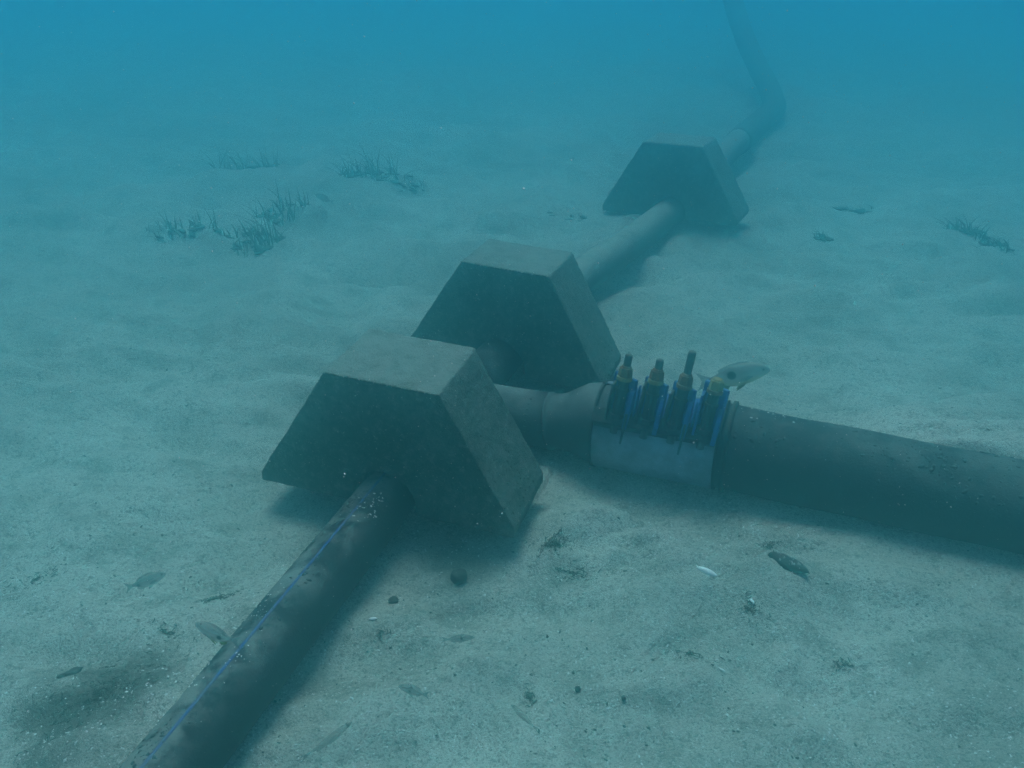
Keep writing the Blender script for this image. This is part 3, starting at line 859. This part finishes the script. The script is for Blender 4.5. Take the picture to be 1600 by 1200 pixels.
def scrap(label, x, y, r, n, seed, stretch=1.0, yaw=0.0, th=0.004, name='weed_scrap'):
    """Flattened tangle of dead leaf strips lying on the sand."""
    R = random.Random(seed)
    z0 = gz(x, y)
    v, f = [], []
    n = int(n * 2.6)
    for i in range(n):
        a, q = R.uniform(0, 6.283), abs(R.gauss(0, 0.5)) * r
        cx, cy = q * math.cos(a) * stretch, q * math.sin(a) * 0.8
        ca, sa = math.cos(rad(yaw)), math.sin(rad(yaw))
        cx, cy = cx * ca - cy * sa, cx * sa + cy * ca
        d = R.gauss(rad(yaw), 0.9); L = R.uniform(0.004, 0.015); wd = R.uniform(0.0005, 0.0015)
        b0 = len(v); bend = R.uniform(-0.8, 0.8)
        for k in range(5):
            t = k / 4 - 0.5
            dd = d + bend * t
            px, py = cx + math.cos(dd) * L * t, cy + math.sin(dd) * L * t
            ww = wd * (1 - 2.6 * t * t)
            pz = gz(x + px, y + py) - z0 + 0.0015 + R.uniform(0, th)
            for s in (-1, 1):
                v.append((px - s * math.sin(dd) * ww, py + s * math.cos(dd) * ww, pz))
        for k in range(4):
            c0 = b0 + 2 * k
            f.append((c0, c0 + 1, c0 + 3, c0 + 2))
    root = empty(name, (x, y, z0))
    o = link('strands', mesh_pd('strands', v, f), ALGA, root)
    o['kind'] = 'stuff'
    s = o.modifiers.new('thick', 'SOLIDIFY'); s.thickness = 0.001
    return tag(root, label, 'seaweed')

scrap('dark weed scrap under the small white shell chip on right sand', 0.585, 1.872, 0.045, 26, 1, 1.3, -40)
scrap('thin flat drift of dead weed on sand right of the round stone', 0.170, 2.06, 0.06, 26, 2, 1.3, -15, 0.002)
scrap('ragged dark weed fringe under the right corner of the nearest block', 0.125, 2.15, 0.05, 40, 3, 1.4, 25, 0.012)
scrap('low weed streak on the sand in the lower right', 0.42, 1.735, 0.03, 12, 4, 1.9, -12, 0.002)
scrap('dark weed tangle on sand close left of the striped pipe', -0.70, 1.85, 0.038, 26, 5, 1.5, 35)
scrap('small dark weed bits lower left, against the striped pipe', -0.765, 1.70, 0.03, 16, 6, 1.4, -30)
scrap('dark weed bits at the far left edge of the near sand', -1.17, 1.93, 0.06, 22, 7, 1.4, 20)
scrap('black weed crumbs at bottom centre above the small pebbles', 0.05, 1.605, 0.022, 12, 8, 1.2, -60)
scrap('thin weed stalk lying on sand right of the striped pipe', -0.30, 1.79, 0.022, 8, 9, 1.8, 75)
scrap('dark weed scrap on the dim sand at lower right', 0.775, 1.72, 0.03, 12, 10, 1.5, 20, 0.002)
scrap('small dark scrap below the shadow of the large pipe', 0.70, 2.14, 0.024, 10, 11, 1.5, 10)
scrap('dark litter heap at bottom left corner beside the striped pipe', -0.84, 1.50, 0.15, 110, 12, 1.5, 50, 0.004)

# ------------------------------------------------------------------ shell grit, litter crumbs, drifting flecks (uncountable)
def grit(name, label, n, smin, smax, mat, seed, box, near_bias=True):
    g = np.random.default_rng(seed)
    x = g.uniform(box[0], box[1], n); y = box[2] + (box[3] - box[2]) * g.random(n) ** (1.5 if near_bias else 1)
    keep = vnoise(x * 2.1, y * 2.6, seed + 60) + 0.5 * vnoise(x * 7, y * 7, seed + 61) + g.uniform(-1.2, 1.2, n) > 0.0
    x, y = x[keep], y[keep]; n = len(x)
    z = ground(x, y)
    s = smin + (smax - smin) * g.random(n) ** 3
    v = np.zeros((n, 5, 3)); a = g.uniform(0, 6.283, n)
    offs = [(-1, -0.5, 0), (0.9, -0.6, 0), (1, 0.55, 0), (-0.8, 0.6, 0), (0.05, 0.0, 0.55)]
    tlt = g.normal(0, 0.35, (n, 2))
    for i, (ox, oy, oz) in enumerate(offs):
        jx, jy = ox * g.uniform(0.6, 1.1, n), oy * g.uniform(0.6, 1.1, n)
        v[:, i, 0] = x + s * (jx * np.cos(a) - jy * np.sin(a)); v[:, i, 1] = y + s * (jx * np.sin(a) + jy * np.cos(a))
        v[:, i, 2] = z + s * (oz + jx * tlt[:, 0] + jy * tlt[:, 1]) + 0.0004
    f = []
    for i in range(n):
        b = i * 5
        f += [(b, b + 1, b + 4), (b + 1, b + 2, b + 4), (b + 2, b + 3, b + 4), (b + 3, b, b + 4)]
    o = link(name, mesh_pd(name, v.reshape(-1, 3), f), mat, None, False)
    return tag(o, label, 'shell grit' if mat is SHELL_W else 'litter', kind='stuff')

grit('shell_grit', 'pale broken shell grit strewn over the near sand', 34000, 0.0012, 0.0044, SHELL_W, 101, (-1.6, 1.6, 1.1, 3.6))
grit('plant_litter', 'dark plant crumbs strewn over the near sand', 6000, 0.0010, 0.0060, ALGA, 103, (-1.6, 1.6, 1.1, 3.8))

g = np.random.default_rng(55)
v, f = [], []
cnt = 0
while cnt < 7000:
    d = 0.9 + 3.0 * g.random() ** 0.8
    px, py = g.uniform(-1, 1) * 0.58 * d, g.uniform(-1, 1) * 0.44 * d
    p = Vector((0, 0, CAM_H)) + _f * d + _r2 * px + _u2 * py
    p += Vector(tuple(g.normal(0, 0.25, 3)))
    if p.z < 0.08 or (p - Vector((0, 0, CAM_H))).length < 0.5:
        continue
    cnt += 1
    s = float((0.00035 + 0.00070 * g.random() ** 3) * (0.6 + 0.25 * d))
    b = len(v)
    for q in ((1, 1, 1), (-1, -1, 1), (-1, 1, -1), (1, -1, -1)):
        v.append((p.x + s * q[0] * g.uniform(0.5, 1.2), p.y + s * q[1] * g.uniform(0.5, 1.2), p.z + s * q[2] * g.uniform(0.5, 1.2)))
    f += [(b, b + 1, b + 2), (b, b + 3, b + 1), (b, b + 2, b + 3), (b + 1, b + 3, b + 2)]
o = link('drifting_flecks', mesh_pd('drifting_flecks', v, f), SNOW, None, False)
tag(o, 'tiny pale flecks drifting in the murky water', 'flecks', kind='stuff')

# ------------------------------------------------------------------ the water itself
bm = bmesh.new()
box_bm(bm, (0.15, 2.25, 0.6), 74, 74, 3.6)
me = bpy.data.meshes.new('haze'); bm.to_mesh(me); bm.free()
hm = bpy.data.materials.new('water_volume'); hm.use_nodes = True
n = hm.node_tree
n.nodes.remove(n.nodes['Principled BSDF'])
pv = n.nodes.new('ShaderNodeVolumePrincipled')
pv.inputs['Color'].default_value = (*HAZE_COLOR, 1)
pv.inputs['Absorption Color'].default_value = (*HAZE_ABSORB, 1)
pv.inputs['Density'].default_value = HAZE_DENSITY
pv.inputs['Anisotropy'].default_value = 0.93
n.links.new(pv.outputs[0], n.nodes['Material Output'].inputs['Volume'])
tag(link('haze', me, hm, None, False), 'blue green murky sea water', 'water', kind='stuff')
